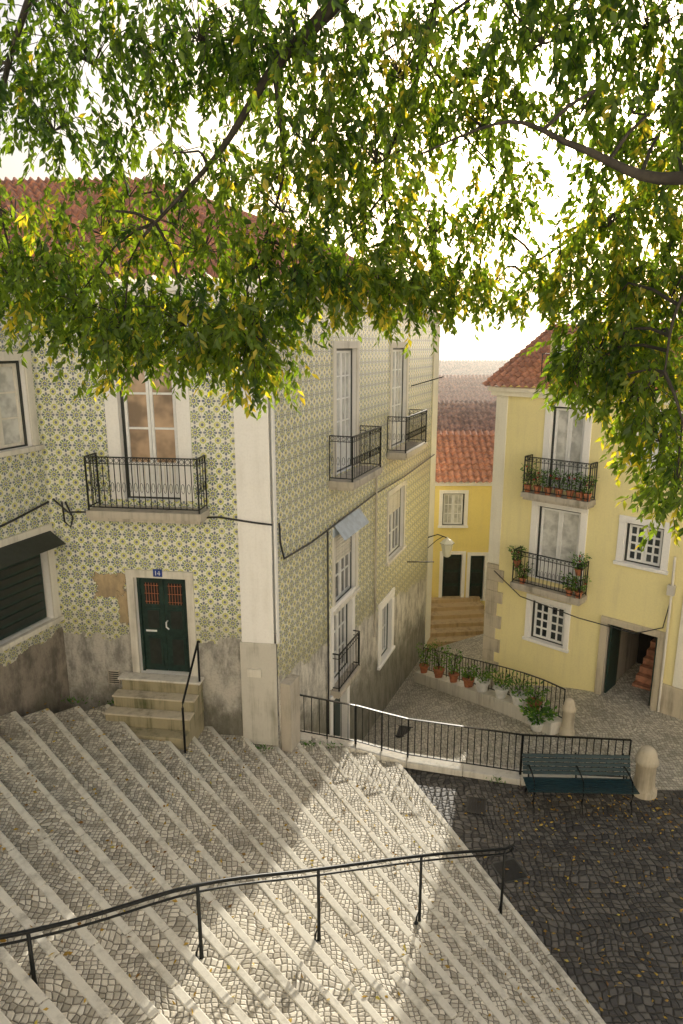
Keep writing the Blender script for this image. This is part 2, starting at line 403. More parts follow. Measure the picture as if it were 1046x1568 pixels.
roof(rf,(-1.05,11.95,9.9),(3.75,24.95,9.9),(-1.0,26,12.6),(-4.6,17.3,12.6),50,12,'terracotta')
roof(rf,(-7.4,7.0,10.05),(-5.4,12.95,10.05),(-10.5,14.5,12.3),(-12,8.5,12.3),26,14,'terracotta')
rf.obj('roof',bld)
ms=MB()
ms.tube([FL(LL-2.5,.05,5.55),FL(LL-1,.06,5.75),FL(LL-.1,.06,5.9)],.02,'cable',6)
ms.tube([FA(.1,.06,5.95),FA(.4,.08,5.7),FA(.9,.06,5.72),FA(2.2,.05,5.62),FA(3.4,.06,5.7),FA(4.1,.08,5.62),FA(4.42,.1,5.6)],.018,'cable',6)
ms.tube([FB(.05,.08,5.6),FB(.1,.07,5.2),FB(.25,.07,4.85),FB(1.6,.06,4.8),FB(2.9,.07,4.85),FB(6.0,.06,4.95),FB(9,.06,4.9),FB(13,.08,5.0)],.02,'cable',6)
ms.tube([FA(.35,.06,5.9),FA(.5,.1,5.6),FA(.42,.07,5.4),FA(.3,.06,5.5),FA(.28,.06,5.9)],.018,'cable',6)
ms.tube([FB(6.1,.07,5.6),FB(6.1,.07,.8)],.03,'stone',8)
ms.tube([FB(2.55,.06,4.8),FB(2.55,.06,-.5)],.02,'cable',6)
ms.box(FA,3.85,4.12,.06,.11,2.5,2.66,'lime'); ms.box(FA,.9,1.15,0,.03,2.1,2.4,'stone')
for k in range(6): ms.box(FA,.92,1.13,.031,.036,2.13+k*.045,2.15+k*.045,'darkframe')
ms.bar(FB(9.8,.0,7.6),FB(9.8,1.0,7.9),.03,'iron'); ms.bar(FB(9.8,.0,1.9),FB(9.8,.9,2.0),.03,'iron')
ms.obj('cables_and_pipes',bld)
pl=MB(); pl.box(FA,2.03,2.21,.055,.07,4.47,4.62,'blue')
pl.box(FA,2.075,2.09,.071,.074,4.5,4.59,'whitepaint')
pl.box(FA,2.15,2.162,.071,.074,4.5,4.59,'whitepaint'); pl.box(FA,2.115,2.175,.0705,.0735,4.525,4.537,'whitepaint'); pl.bar(FA(2.118,.0725,4.53),FA(2.152,.0725,4.588),.01,'whitepaint',.003)
pl.obj('house_number_sign')
st=MB(); zt=2.36
for k in range(4):
    z1=zt-.23*k; dep=.3+.27*k; st.box(FA,1.32-.06*k,2.9,.05,dep,z1-.23,z1-.0,'mossy')
    st.box(FA,1.30-.06*k,2.92,dep-.25,dep+.03,z1,z1+.035,'quoin') if k<3 else None
st.box(FA,1.1,2.9,.06,1.1,.3,1.45,'mossy')
st.box(FA,1.25,2.95,.05,.33,zt+.001,zt+.05,'lime')
st.obj('door_stoop_steps',bevel=.015)
sr=MB(); sr.tube([FA(2.92,.15,3.2),FA(2.92,.22,3.25),FA(2.92,1.15,2.45),FA(2.92,1.18,2.35),FA(2.92,1.18,1.3)],.022,'iron',8); sr.tube([FA(2.92,.25,2.38),FA(2.92,.25,3.22)],.02,'iron',8)
sr.obj('stoop_handrail',smooth=True)

# ---------------------------------------------------------------- street stairs (fan)
CX,CY=7.5,-3.3; T0=21.2; DT=1.65; RZ=.16
KP=[(-3,12.9),(-.95,13.0),(.3,13.1),(1.4,12.95),(3.7,12.4),(6.0,12.2),(40,12.2)]
def kline(x):
    for (a,b) in zip(KP,KP[1:]):
        if x<=b[0]: return a[1]+(b[1]-a[1])*(x-a[0])/(b[0]-a[0])
    return 12.2
def rmax(th):
    if th>27.6: return 20.0
    s_,c_=math.sin(R(th)),math.cos(R(th)); r=10
    while CY+r*c_<kline(CX-r*s_)-.02 and r<20: r+=.02
    return r
def pol(th,r,z): return (CX-r*math.sin(R(th)),CY+r*math.cos(R(th)),z)
def stair_z(x,y):
    th=math.degrees(math.atan2(CX-x,y-CY)); i=math.floor((th-T0)/DT)+1
    return max(0,i)*RZ
sm=MB(); ns=MB()
for i in range(1,42):
    ta=T0+(i-1)*DT; tb=ta+DT; ra,rb=rmax(ta+.001),rmax(tb-.001); z=i*RZ
    sm.face([pol(ta,3,z),pol(tb,3,z),pol(tb,rb,z),pol(ta,ra,z)],'cob')
    sm.face([pol(ta,3,z-RZ-.02),pol(ta,3,z),pol(ta,ra,z),pol(ta,ra,z-RZ-.02)],'stone')
    r=3.2
    while r<ra-.1:
        L=random.uniform(.7,1.25); r2=min(r+L,ra-.02); wd=random.uniform(.07,.09)
        dz=random.uniform(.004,.016); o=random.uniform(.0,.016)
        def q(rr,wd_,zz):
            p=pol(ta,rr,zz); t_=R(ta); return (p[0]-math.cos(t_)*wd_,p[1]-math.sin(t_)*wd_,zz)
        c=[q(r+.006,-o-.015,z-RZ+.01),q(r2-.006,-o-.015,z-RZ+.01),q(r2-.006,wd,z-RZ+.01),q(r+.006,wd,z-RZ+.01),
           q(r+.006,-o-.015,z+dz),q(r2-.006,-o-.015,z+dz),q(r2-.006,wd,z+dz),q(r+.006,wd,z+dz)]
        ns.hexa(c,'nosing'); r=r2
sm.face([pol(T0+41*DT,3,41*RZ),pol(130,3,41*RZ),pol(130,20,41*RZ),pol(T0+41*DT,20,41*RZ)],'cob')
stairs=empty('street_stairs'); sm.obj('cobbled_treads',stairs); ns.obj('stone_nosings',stairs,bevel=.016)

# plaza, lane, ground
pz=MB()
e0=pol(T0,3,0); e1=pol(T0,rmax(T0),0)
pz.face([e0,(14,-3,0),(30,-3,0),(30,12.2,0),(6,12.2,0),(3.7,12.4,0),(1.4,12.95,0),(e1[0],kline(e1[0]),0)],'cobdark'); pz.obj('plaza_pavement')
def lane_z(x,y):
    z=-1.6+.33*(x-.8)-.21*(y-15.5); t_=-.012
    k=.25
    return -math.log(math.exp(-z/k)+math.exp(-t_/k))*k if z<3 else t_
ln=MB(); NX,NY=60,50; b=0
for i in range(NX+1):
    x=-2+i*(22/NX)
    for j in range(NY+1):
        y0=kline(x)-.005; y=y0+(24.4-y0)*j/NY; ln.v.append((x,y,min(lane_z(x,y),-.012)))
for i in range(NX):
    for j in range(NY):
        a=i*(NY+1)+j; ln.f.append((a,a+NY+1,a+NY+2,a+1)); ln.m.append(ln.mi('coblane')); ln.uv.append([(0,0)]*4)
ln.obj('lane_pavement',smooth=True)
g=MB(); g.face([(-1500,-400,-3.4),(1500,-400,-3.4),(1500,3000,-3.4),(-1500,3000,-3.4)],'grass'); g.obj('ground')
tr=MB(); Fx=frame((-20,0.9),(1,0)); tr.box(Fx,0,60,0,14,-1,7.1,'lime'); tr.box(Fx,0,60,-.06,.3,7.1,7.2,'lime'); tr.obj('terrace_retaining_wall')
# unseen house added behind the camera to bounce sunlight onto the shaded facades
th=empty('bounce_light_house'); FT=frame((26,-8),(-1,0)); q=MB()
hT=[(3+4*k,4.2+4*k,zz,zz+2.1) for k in range(12) for zz in (8.5,12,15.5,19)]
q.wall(FT,0,54,6.9,22.5,hT,'white'); q.face([(26,-8,22.5),(-28,-8,22.5),(-28,-16,22.5),(26,-16,22.5)],'terracotta'); q.face([(26,-8,6.9),(26,-16,6.9),(26,-16,22.5),(26,-8,22.5)],'white'); q.face([(-28,-8,6.9),(-28,-16,6.9),(-28,-16,22.5),(-28,-8,22.5)],'white'); q.obj('walls',th)
q=MB()
for h in hT: window(q,FT,h,2,1,'curtain')
q.obj('windows',th)

us=MB()
zb=-2.45
Fs=frame((2.6,24.3),(1,.12))
for k in range(6): us.box(Fs,0,3.6,-3.2,-.5*k,zb-.8,zb+.15*(k+1),'brownstep')
us.obj('lane_steps',bevel=.02)

K=[(-.95,13.0,.72),(-.3,13.06,.55),(.3,13.1,.40),(.85,13.04,.27),(1.4,12.95,.17),(3.7,12.4,.13),(5.85,12.21,.13)]
rw=MB(); kb=MB(); rl=MB()
for (p,q) in zip(K,K[1:]):
    p=Vector(p);q=Vector(q); L=(q-p).length; d=(q-p); F=frame((p.x,p.y),(d.x,d.y))
    hl=math.hypot(d.x,d.y)
    c=[F(0,0,-2.8),F(hl,0,-2.8),F(hl,-.28,-2.8),F(0,-.28,-2.8),F(0,0,p.z-.12),F(hl,0,q.z-.12),F(hl,-.28,q.z-.12),F(0,-.28,p.z-.12)]
    rw.hexa(c,'greyplaster')
    n=max(1,round(hl/.95))
    for i in range(n):
        a0,a1=hl*i/n+.005,hl*(i+1)/n-.005; za=p.z+d.z*i/n; zb_=p.z+d.z*(i+1)/n; j=random.uniform(0,.012)
        kb.hexa([F(a0,.05+j,za-.14),F(a1,.05+j,zb_-.14),F(a1,-.33,zb_-.14),F(a0,-.33,za-.14),F(a0,.05+j,za),F(a1,.05+j,zb_),F(a1,-.33,zb_),F(a0,-.33,za)],'lime')
    railing(rl,Vector(F(0,-.14,p.z)),Vector(F(hl,-.14,q.z)),.92,.135,.017,.045,mid=False)
rw.obj('retaining_wall'); kb.obj('stone_kerb',bevel=.015); rl.obj('street_railing')

def bollard(name,x,y,z,r,h):
    m=MB(); prof=[(r*1.25,-.3),(r*1.25,.12),(r*1.05,.15),(r,.2),(r*.93,h*.62),(r*1.12,h*.66),(r*1.12,h*.74),(r*.95,h*.77),(r*.9,h*.85),(r*.7,h*.94),(r*.35,h*.99),(.01,h)]
    m.lathe((x,y,z),prof,'quoin',24); o=m.obj(name,smooth=True); return o
bollard('stone_bollard',6.12,12.12,0,.2,1.05); bollard('stone_bollard',5.35,14.5,-.15,.14,.95)

bn=MB(); FBn=frame((3.62,12.1),(1,-.03)); 
def slat(n0,z0,n1,z1,th=.022):
    bn.hexa([FBn(0,n0,z0),FBn(2.12,n0,z0),FBn(2.12,n1,z1),FBn(0,n1,z1),FBn(0,n0,z0+th),FBn(2.12,n0,z0+th),FBn(2.12,n1,z1+th),FBn(0,n1,z1+th)],'teal')
for k in range(7): n=.12+k*.068; slat(n,.44-.01*math.sin(k/6*3.14),n+.05,.44-.01*math.sin((k+.7)/6*3.14))
for k in range(5):
    z=.52+k*.075; n=.09-.03*k
    bn.hexa([FBn(0,n,z),FBn(2.12,n,z),FBn(2.12,n+.02,z),FBn(0,n+.02,z),FBn(0,n-.02,z+.058),FBn(2.12,n-.02,z+.058),FBn(2.12,n,z+.058),FBn(0,n,z+.058)],'teal')
for s_ in (.12,1.06,2.0):
    bn.tube([FBn(s_,-.06,.0),FBn(s_,.06,.25),FBn(s_,.08,.45),FBn(s_,-.07,.9)],.02,'iron',6)
    bn.tube([FBn(s_,.62,.0),FBn(s_,.52,.2),FBn(s_,.58,.42),FBn(s_,.08,.42)],.02,'iron',6)
    bn.tube([FBn(s_,.02,.68),FBn(s_,.3,.68),FBn(s_,.5,.64),FBn(s_,.56,.42)],.015,'iron',6)
bn.obj('park_bench')

hr=MB(); A0=Vector((-2.91,5.24)); A1=Vector((2.49,8.9)); d=(A1-A0)
tops=[]
for (t_,zt_) in [(-.45,4.46),(0,3.52),(.253,3.19),(.487,2.64),(.741,2.04),(1.0,1.36)]:
    p=A0+d*t_; zf=stair_z(p.x,p.y)
    tops.append(Vector((p.x,p.y,zt_)))
    hr.tube([(p.x,p.y,zf-.02),(p.x,p.y,zf+.12),(p.x,p.y,zt_)],[.026,.022,.019],'iron',8)
    dx=d.normalized()*.06
    hr.tube([(p.x-dx.x,p.y-dx.y,zf),(p.x-dx.x*.9,p.y-dx.y*.9,zf+.1),(p.x,p.y,zf+.24)],.013,'iron',6)
    hr.tube([(p.x-dx.x-.0,p.y-dx.y,zf-.01),(p.x-dx.x,p.y-dx.y,zf+.02)],.03,'iron',8)
def cr(P):
    out=[]
    for k in range(len(P)-1):
        p0=P[max(k-1,0)];p1=P[k];p2=P[k+1];p3=P[min(k+2,len(P)-1)]
        for s_ in range(6):
            t_=s_/6; out.append(.5*((2*p1)+(-p0+p2)*t_+(2*p0-5*p1+4*p2-p3)*t_*t_+(-p0+3*p1-3*p2+p3)*t_**3))
    return out+[P[-1]]
en=tops[-1]+Vector((d.normalized().x*.18,d.normalized().y*.18,-.02))
ct_=cr(tops)
hr.tube(ct_+[en,en+Vector((0,0,-.05)),en+Vector((-.04,-.03,-.09))],.021,'iron',8)
hr.tube([p-Vector((0,0,.085)) for p in ct_]+[en-Vector((.0,.0,.09))],.013,'iron',8)
hr.obj('stair_handrail',smooth=True)

dm=MB()
def grate(x,y,z,wx,wy,ang):
    F=frame((x,y),(math.cos(ang),math.sin(ang)))
    dm.box(F,-wx/2,wx/2,-wy/2,wy/2,z-.02,z+.006,'interior')
    for k in range(7):
        a=-wx/2+.02+k*(wx-.04)/6; dm.box(F,a-.012,a+.012,-wy/2,wy/2,z+.0065,z+.018,'iron')
    for n in (-wy/2,wy/2-.03): dm.box(F,-wx/2-.03,wx/2+.03,n,n+.03,z+.0185,z+.022,'iron')
grate(2.65,11.7,0,.36,.5,-.25)
dm.obj('drain_grate')
dm=MB(); grate(1.75,16.9,lane_z(1.75,16.9)+.02,.4,.55,-.25); dm.obj('drain_grate')
mh=MB(); mh.box(frame((2.9,10.0),(1,.3)),-.24,.24,-.24,.24,-.02,.006,'darkframe'); mh.box(frame((2.9,10.0),(1,.3)),-.21,.21,-.21,.21,.0065,.011,'iron'); mh.obj('manhole_cover')

# ---------------------------------------------------------------- yellow house
yh=empty('yellow_house'); YP=(4.26,18.79); FY=frame(YP,(.726,-.688))
Y=MB(); hy={'uf':(1.6,2.5,5.15,7.3),'mf':(1.4,2.6,2.62,4.65),'lw':(1.4,2.4,.85,1.98),'rw':(3.75,4.65,3.6,4.6),'tr':(3.8,4.6,6.1,7.2)}
dh=(3.55,4.8,-.3,1.9)
Y.wall(FY,0,3.55,-2.5,7.75,[hy['uf'],hy['mf'],hy['lw']],'yellow')
Y.wall(FY,3.55,8,2.0,7.75,[hy['rw'],hy['tr']],'yellow')
Y.wall(FY,4.8,8,-2.5,2.0,[],'yellow'); Y.wall(FY,3.55,4.8,1.9,2.0,[],'yellow'); Y.wall(FY,3.55,4.8,-2.5,-.3,[],'yellow')
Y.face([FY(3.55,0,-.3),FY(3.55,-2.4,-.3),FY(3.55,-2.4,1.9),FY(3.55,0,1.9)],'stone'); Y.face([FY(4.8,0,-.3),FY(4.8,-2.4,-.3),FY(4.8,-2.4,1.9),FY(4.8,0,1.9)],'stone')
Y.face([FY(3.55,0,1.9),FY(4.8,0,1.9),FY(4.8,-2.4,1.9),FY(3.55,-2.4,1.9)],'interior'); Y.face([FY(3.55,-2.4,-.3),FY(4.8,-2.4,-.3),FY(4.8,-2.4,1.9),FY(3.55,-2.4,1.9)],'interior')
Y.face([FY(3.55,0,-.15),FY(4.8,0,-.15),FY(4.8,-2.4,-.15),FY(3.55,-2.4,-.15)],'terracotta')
Fside=frame((4.26+.688*7,18.79+.726*7),(-.688,-.726)); Y.wall(Fside,0,7,-2.5,7.75,[],'yellow')
e=FY(8,0,0); Y.face([(e[0],e[1],-2.5),(e[0]+5,e[1]+5,-2.5),(e[0]+5,e[1]+5,7.75),(e[0],e[1],7.75)],'yellow')
Y.obj('walls',yh)
t=MB()
t.box(FY,-.03,.32,0,.03,2.75,7.5,'cream'); t.box(FY,-.15,8,0,.12,7.5,7.62,'cream'); t.box(FY,-.2,8,0,.22,7.621,7.74,'cream')
t.box(FY,5.25,8,0,.045,.76,7.49,'cream')
z=-1.6; k=0
while z<2.7:
    h_=random.uniform(.3,.42); wd=.5 if k%2 else .33; t.box(FY,-.05,wd,0,.04+random.uniform(0,.015),z+.006,min(z+h_,2.74),'quoin')
    t.box(Fside,7-wd*.7,7.045,0,.038,z+.006,min(z+h_,2.74),'quoin'); z+=h_;k+=1
surround(t,FY,hy['mf'],.18,.03,'white',False); surround(t,FY,hy['uf'],.18,.03,'white',False)
surround(t,FY,hy['lw'],.15,.03,'white'); surround(t,FY,hy['rw'],.17,.03,'white'); surround(t,FY,hy['tr'],.17,.03,'white')
surround(t,FY,dh,.17,.06,'quoin',False)
t.box(FY,3.4,4.95,0,.3,-.5,-.12,'quoin'); t.box(FY,4.98,8,0,.05,-.4,.75,'quoin')
t.obj('stone_trim',yh,bevel=.01)
wn=MB(); window(wn,FY,hy['uf'],1,1,'curtain',panel=.4); window(wn,FY,hy['mf'],1,1,'curtain',panel=.45)
window(wn,FY,hy['lw'],4,2,'glass',mun=.045); window(wn,FY,hy['rw'],4,2,'glass',mun=.045); window(wn,FY,hy['tr'],4,2,'glass',mun=.045); wn.obj('windows',yh)
dr=MB(); a,b,c,d_=dh
dr.box(FY,a+.03,a+.08,-.75,-.1,-.13,d_-.02,'greendoor'); dr.box(FY,b-.08,b-.03,-.75,-.1,-.13,d_-.02,'greendoor')
for k in range(6): dr.box(FY,a+.45,b-.09,-2.3,-.9-.22*k,-.14,.03+.17*k,'terracotta')
dr.obj('door',yh)
bl=MB(); balcony(bl,FY,1.1,2.95,5.05,.45,.95); balcony(bl,FY,.95,2.95,2.5,.45,.92); bl.obj('balconies',yh)
rf=MB(); roof(rf,FY(-.3,.35,7.75),FY(8,.35,7.75),(12.5,16.2,9.5),(6.5,21.6,9.45),38,14,'terracotta')
pc=FY(-.3,.35,7.75); roof(rf,pc,(6.5,21.6,9.45),(6.52,21.62,9.45),(9.2,24.2,7.75),22,8,'terraold') 
rf.obj('roof',yh)
dm=MB(); dm.box(FY,1.3,2.3,-1.9,-.25,7.8,9.1,'yellow'); window(dm,lambda s,n,z:FY(s,n+.02,z),(1.45,2.15,7.9,8.9),2,2,'curtain')
railing(dm,FY(1.2,-.05,7.86),FY(2.4,-.05,7.86),.75); dm.obj('dormer',yh)
mp=MB(); mp.tube([FY(4.98,.09,4.0),FY(5.0,.1,3.3),FY(5.02,.09,.0)],.03,'lime',8); mp.tube([FY(.2,.05,2.55),FY(1.2,.3,2.1),FY(2.9,.32,1.95),FY(4.3,.2,1.9),FY(4.9,.1,2.2),FY(5.0,.06,3.0)],.014,'cable',6)
mp.box(FY,4.9,5.06,.03,.14,3.05,3.3,'greyplaster'); mp.obj('pipes_and_cables',yh)

def small_house(name,x0,x1,y0,y1,zb,ze,zr,wall,rmat,wins,doors):
    o=empty(name); F=frame((x0,y0),(1,0)); m=MB(); holes=[h for h in wins+doors]
    m.wall(F,0,x1-x0,zb,ze,holes,wall)
    m.face([(x0,y0,zb),(x0,y1,zb),(x0,y1,ze),(x0,y0,ze)],wall); m.face([(x1,y0,zb),(x1,y1,zb),(x1,y1,ze),(x1,y0,ze)],wall); m.face([(x0,y1,zb),(x1,y1,zb),(x1,y1,ze),(x0,y1,ze)],wall)
    m.box(F,-.1,x1-x0+.1,0,.12,ze-.16,ze,'white')
    ym=(y0+y1)/2
    for xx in (x0,x1): m.face([(xx,y0,ze),(xx,y1,ze),(xx,ym,zr)],wall)
    for h in wins: surround(m,F,h,.14,.03,'white'); window(m,F,h,3,2,'curtain')
    for h in doors:
        surround(m,F,h,.14,.03,'white',False); m.box(F,h[0]+.03,h[1]-.03,-.2,-.15,h[2],h[3]-.03,'greendoor')
        for k in range(3): m.box(F,h[0]+.1,h[1]-.1,-.149,-.135,h[2]+.1+k*.62,h[2]+.6+k*.62,'darkframe')
    m.obj('walls',o)
    r=MB(); n=int((x1-x0)/.24); roof(r,(x0-.2,y0-.3,ze),(x1+.2,y0-.3,ze),(x1+.2,ym,zr),(x0-.2,ym,zr),n,9,rmat); roof(r,(x0-.2,y1+.3,ze),(x1+.2,y1+.3,ze),(x1+.2,ym,zr),(x0-.2,ym,zr),n,9,rmat); r.obj('roof',o)
small_house('small_yellow_house',3.2,9.5,27.3,32.5,-3.2,3.45,5.2,'yellow2','terracotta',[(.95,1.85,1.6,2.95),(4.0,4.8,1.75,2.95)],[(1.05,1.85,-1.7,.35),(2.2,2.8,-1.7,.3)])
small_house('pale_house',1.5,9,34,39,-3.3,4.3,6.0,'cream','terraold',[(1.2,2.0,2.0,3.4)],[])
small_house('pink_roof_house',2,14,43,52,-3.3,4.6,6.9,'white','terracotta',[(3,3.9,2.0,3.6),(6,6.9,2,3.6)],[])
small_house('white_house',6,22,58,66,-3.3,5.6,7.6,'white','terraold',[(3,3.9,2.6,4.2),(6,6.9,2.6,4.2)],[])
dt=MB()
for k in range(260):
    y=random.uniform(72,420); x=random.uniform(-.7,.9)*y; w_=random.uniform(7,14); dp=random.uniform(7,12); h_=random.uniform(2,6.6)
    F=frame((x,y),(1,random.uniform(-.3,.3))); dt.box(F,0,w_,-dp,0,-3.4,h_,random.choice(['cream','white']))
    for sgn in (0,1):
        a0=F(-.3,.4,h_) if sgn==0 else F(-.3,-dp-.4,h_); a1=F(w_+.3,.4,h_) if sgn==0 else F(w_+.3,-dp-.4,h_)
        dt.face([a0,a1,F(w_+.3,-dp/2,h_+1.8),F(-.3,-dp/2,h_+1.8)],random.choice(['terracotta','terraold']))
dt.obj('distant_town')
# haze volume added over the lower town to soften the horizon
hm=bpy.data.materials.new('haze_air'); hm.use_nodes=True; hn=hm.node_tree; hn.nodes.remove(hn.nodes['Principled BSDF'])
vs=hn.nodes.new('ShaderNodeVolumeScatter'); vs.inputs['Density'].default_value=.011; vs.inputs['Anisotropy'].default_value=.72; vs.inputs['Color'].default_value=(1,.97,.92,1)
hn.links.new(vs.outputs[0],hn.nodes['Material Output'].inputs['Volume']); M['haze']=hm
hz=MB(); hz.box(frame((-500,33.2),(1,0)),0,1000,-600,0,-3.3,15,'haze'); hz.obj('haze')
lm=MB(); p=Vector(FB(12.6,0.04,2.0)); q=Vector(FB(12.6,.75,2.05)); lm.tube([p,p.lerp(q,.5)+Vector((0,0,.12)),q],.02,'iron',6); lm.tube([p-Vector((0,0,.4)),p.lerp(q,.45)+Vector((0,0,-.1)),p.lerp(q,.8)+Vector((0,0,.06))],.014,'iron',6)
lm.lathe((q.x,q.y,q.z-.72),[(.08,0),(.14,.04),(.23,.5),(.27,.51),(.27,.53),(.14,.66),(.05,.7),(.02,.76)],'lampglass',6)
lm.lathe((q.x,q.y,q.z-.2),[(.28,0),(.15,.12),(.03,.18),(.01,.2)],'iron',6); lm.obj('wall_lantern')

fn=MB(); f0=(2.75,21.2); f1=(5.25,14.6); N=9
lg=MB()
for i in range(N):
    a=Vector((f0[0]+(f1[0]-f0[0])*i/N,f0[1]+(f1[1]-f0[1])*i/N)); b_=Vector((f0[0]+(f1[0]-f0[0])*(i+1)/N,f0[1]+(f1[1]-f0[1])*(i+1)/N))
    za=lane_z(a.x,a.y)+.3; zb_=lane_z(b_.x,b_.y)+.3; F=frame((a.x,a.y),(b_.x-a.x,b_.y-a.y)); L=(b_-a).length
    lg.hexa([F(.004,.32,za-.6),F(L-.004,.32,zb_-.6),F(L-.004,-.12,zb_-.6),F(.004,-.12,za-.6),F(.004,.32,za),F(L-.004,.32,zb_),F(L-.004,-.12,zb_),F(.004,-.12,za)],'lime')
    railing(fn,Vector(F(0,0,za)),Vector(F(L,0,zb_)),.82,.14,.014,.035,mid=False)
lg.obj('stone_ledge',bevel=.02); fn.obj('planter_fence')

# ---------------------------------------------------------------- leaves
def leafmesh(name,P,D,L,W,mat,var,parent=None):
    n=len(P); D=D/np.linalg.norm(D,axis=1,keepdims=True)
    rv=rng.normal(size=(n,3)); S=np.cross(D,rv); S/=np.linalg.norm(S,axis=1,keepdims=True); Nn=np.cross(D,S)
    L=L[:,None];W=W[:,None]
    v0=P; v1=P+D*L*.42+S*W*.5+Nn*W*.18; v2=P+D*L-Nn*L*.06; v3=P+D*L*.42-S*W*.5+Nn*W*.18
    V=np.stack([v0,v1,v2,v3],1).reshape(-1,3)
    b=np.arange(n)[:,None]*4; F=np.stack([b+0,b+1,b+2,b+0,b+2,b+3],2).reshape(-1)
    me=bpy.data.meshes.new(name); me.vertices.add(4*n); me.vertices.foreach_set('co',V.reshape(-1))
    me.loops.add(6*n); me.loops.foreach_set('vertex_index',F.astype(np.int32))
    me.polygons.add(2*n); me.polygons.foreach_set('loop_start',np.arange(0,6*n,3,dtype=np.int32))
    me.update(calc_edges=True)
    at=me.attributes.new('var','FLOAT','FACE'); at.data.foreach_set('value',np.repeat(var,2).astype(np.float32))
    me.materials.append(M[mat]); me.validate()
    o=bpy.data.objects.new(name,me); scene.collection.objects.link(o)
    if parent: o.parent=parent
    return o
def potplant(x,y,z,r,h,pot,ph,pr,n=160,L=.11,flowers=0):
    e=empty('potted_plant'); m=MB()
    m.lathe((x,y,z),[(r*.68,0),(r*.95,h*.85),(r*1.1,h*.86),(r*1.1,h),(r*.95,h),(r*.9,h*.9),(.01,h*.9)],pot,16); 
    for k in range(5):
        a=random.uniform(0,6.28); m.tube([(x,y,z+h*.9),(x+math.cos(a)*pr*.3,y+math.sin(a)*pr*.3,z+h+ph*.5),(x+math.cos(a)*pr*.6,y+math.sin(a)*pr*.6,z+h+ph*.85)],.006,'bark',4)
    for k in range(flowers):
        a=random.uniform(0,6.28); rr=random.uniform(0,pr); m.lathe((x+math.cos(a)*rr,y+math.sin(a)*rr,z+h+ph*random.uniform(.4,.9)),[(.01,-.02),(.03,0),(.01,.02)],'flower',6)
    m.obj('pot',e)
    th=rng.uniform(0,6.28,n); u=rng.uniform(0,1,n)**.5; hz=rng.uniform(0,1,n)
    P=np.stack([x+np.cos(th)*u*pr*(.4+.6*hz),y+np.sin(th)*u*pr*(.4+.6*hz),z+h*.95+hz*ph],1)
    D=np.stack([np.cos(th),np.sin(th),rng.uniform(-.4,1.2,n)],1)+rng.normal(0,.3,(n,3))
    leafmesh('leaves',P,D,rng.uniform(.6,1.1,n)*L,rng.uniform(.3,.5,n)*L,'plant',rng.uniform(0,1,n),e)
for (t_,r,h,pot,ph,pr) in [(.06,.15,.28,'clay',.7,.28),(.2,.17,.3,'clay',.9,.34),(.33,.15,.28,'clay',.7,.26),(.45,.17,.27,'clay',.35,.26),(.55,.2,.32,'whitepot',.42,.34),(.68,.19,.3,'whitepot',.36,.3),(.79,.2,.28,'whitepot',.45,.38),(.88,.17,.26,'clay',.4,.32)]:
    x=f0[0]+(f1[0]-f0[0])*t_; y=f0[1]+(f1[1]-f0[1])*t_
    potplant(x-.17,y-.05,lane_z(x,y)+.3,r,h,pot,ph,pr)
potplant(4.75,14.9,lane_z(4.75,14.9)+.02,.2,.25,'whitepot',.35,.45,260,.16)
for s_ in (1.22,1.5,1.8,2.1,2.4,2.65,2.85):
    p=FY(s_,.32,5.05); potplant(p[0],p[1],p[2],.1,.2,'clay',random.uniform(.3,.6),.22,130,.085,4)
for (s_,zz) in ((1.05,.45),(1.25,.0),(2.6,.0),(2.8,.6),(2.85,.0)):
    p=FY(s_,.33,2.5); potplant(p[0],p[1],p[2]+zz,.1,.17,'clay',.4,.26,150,.09,2)
# weeds along wall feet and kerb
P=[]
for (cx_,cy_,cz_,n_) in [(-.75,12.75,.66,60),(-.2,12.95,.5,30),(-1.6,12.05,1.0,40),(-2.5,11.5,1.12,30),(3.2,12.4,.02,25),(-5.4,12.5,1.78,40),(-4.6,12.5,1.75,30),(5.0,12.15,.02,25)]:
    for _ in range(n_): P.append((cx_+random.gauss(0,.14),cy_+random.gauss(0,.05),cz_+random.uniform(0,.08)))
P=np.array(P); n=len(P); th2=rng.uniform(0,6.28,n); leafmesh('weeds',P,np.stack([np.cos(th2),np.sin(th2),rng.uniform(.3,1.6,n)],1),rng.uniform(.05,.11,n),rng.uniform(.015,.035,n),'plant',rng.uniform(0,.8,n))

# ---------------------------------------------------------------- tree
tree=empty('overhanging_tree'); tb=MB()
def limb(pts,r0,r1,n=8,pw=1.0):
    out=cr([Vector(p) for p in pts]); m=len(out); tb.tube(out,[r1+(r0-r1)*(1-k/(m-1))**pw for k in range(m)],'bark',n); return out
sk=[]
limb([(6.2,-2.2,6.8),(6.1,-2.0,8.5),(5.8,-1.4,10.2)],.42,.30,14)
sk+=limb([(5.8,-1.4,10.2),(4.6,.8,12.0),(2.6,3.6,12.9),(.9,5.6,12.2),(0,6.0,11.4),(-.53,6.05,10.93),(-1.0,6.1,10.33),(-1.55,6.1,9.8)],.2,.014,8,1.5)
sk+=limb([(5.8,-1.4,10.2),(4.4,2.0,10.4),(3.2,4.2,10.15),(2.3,5.0,9.9),(1.6,5.05,10.1),(1.15,5.2,10.3),(.6,5.6,10.2)],.15,.008,8,2.0)
sk+=limb([(5.8,-1.4,10.2),(5.2,3.0,11.0),(4.4,5.6,10.6),(3.6,6.8,10.5),(2.6,7.6,10.0),(2.0,8.0,9.6)],.14,.01,8,1.6)
sk+=limb([(2.6,3.6,12.9),(0,4.6,12.9),(-1.6,5.6,12.2),(-2.6,6.2,11.2),(-3.0,6.3,10.2)],.07,.01)
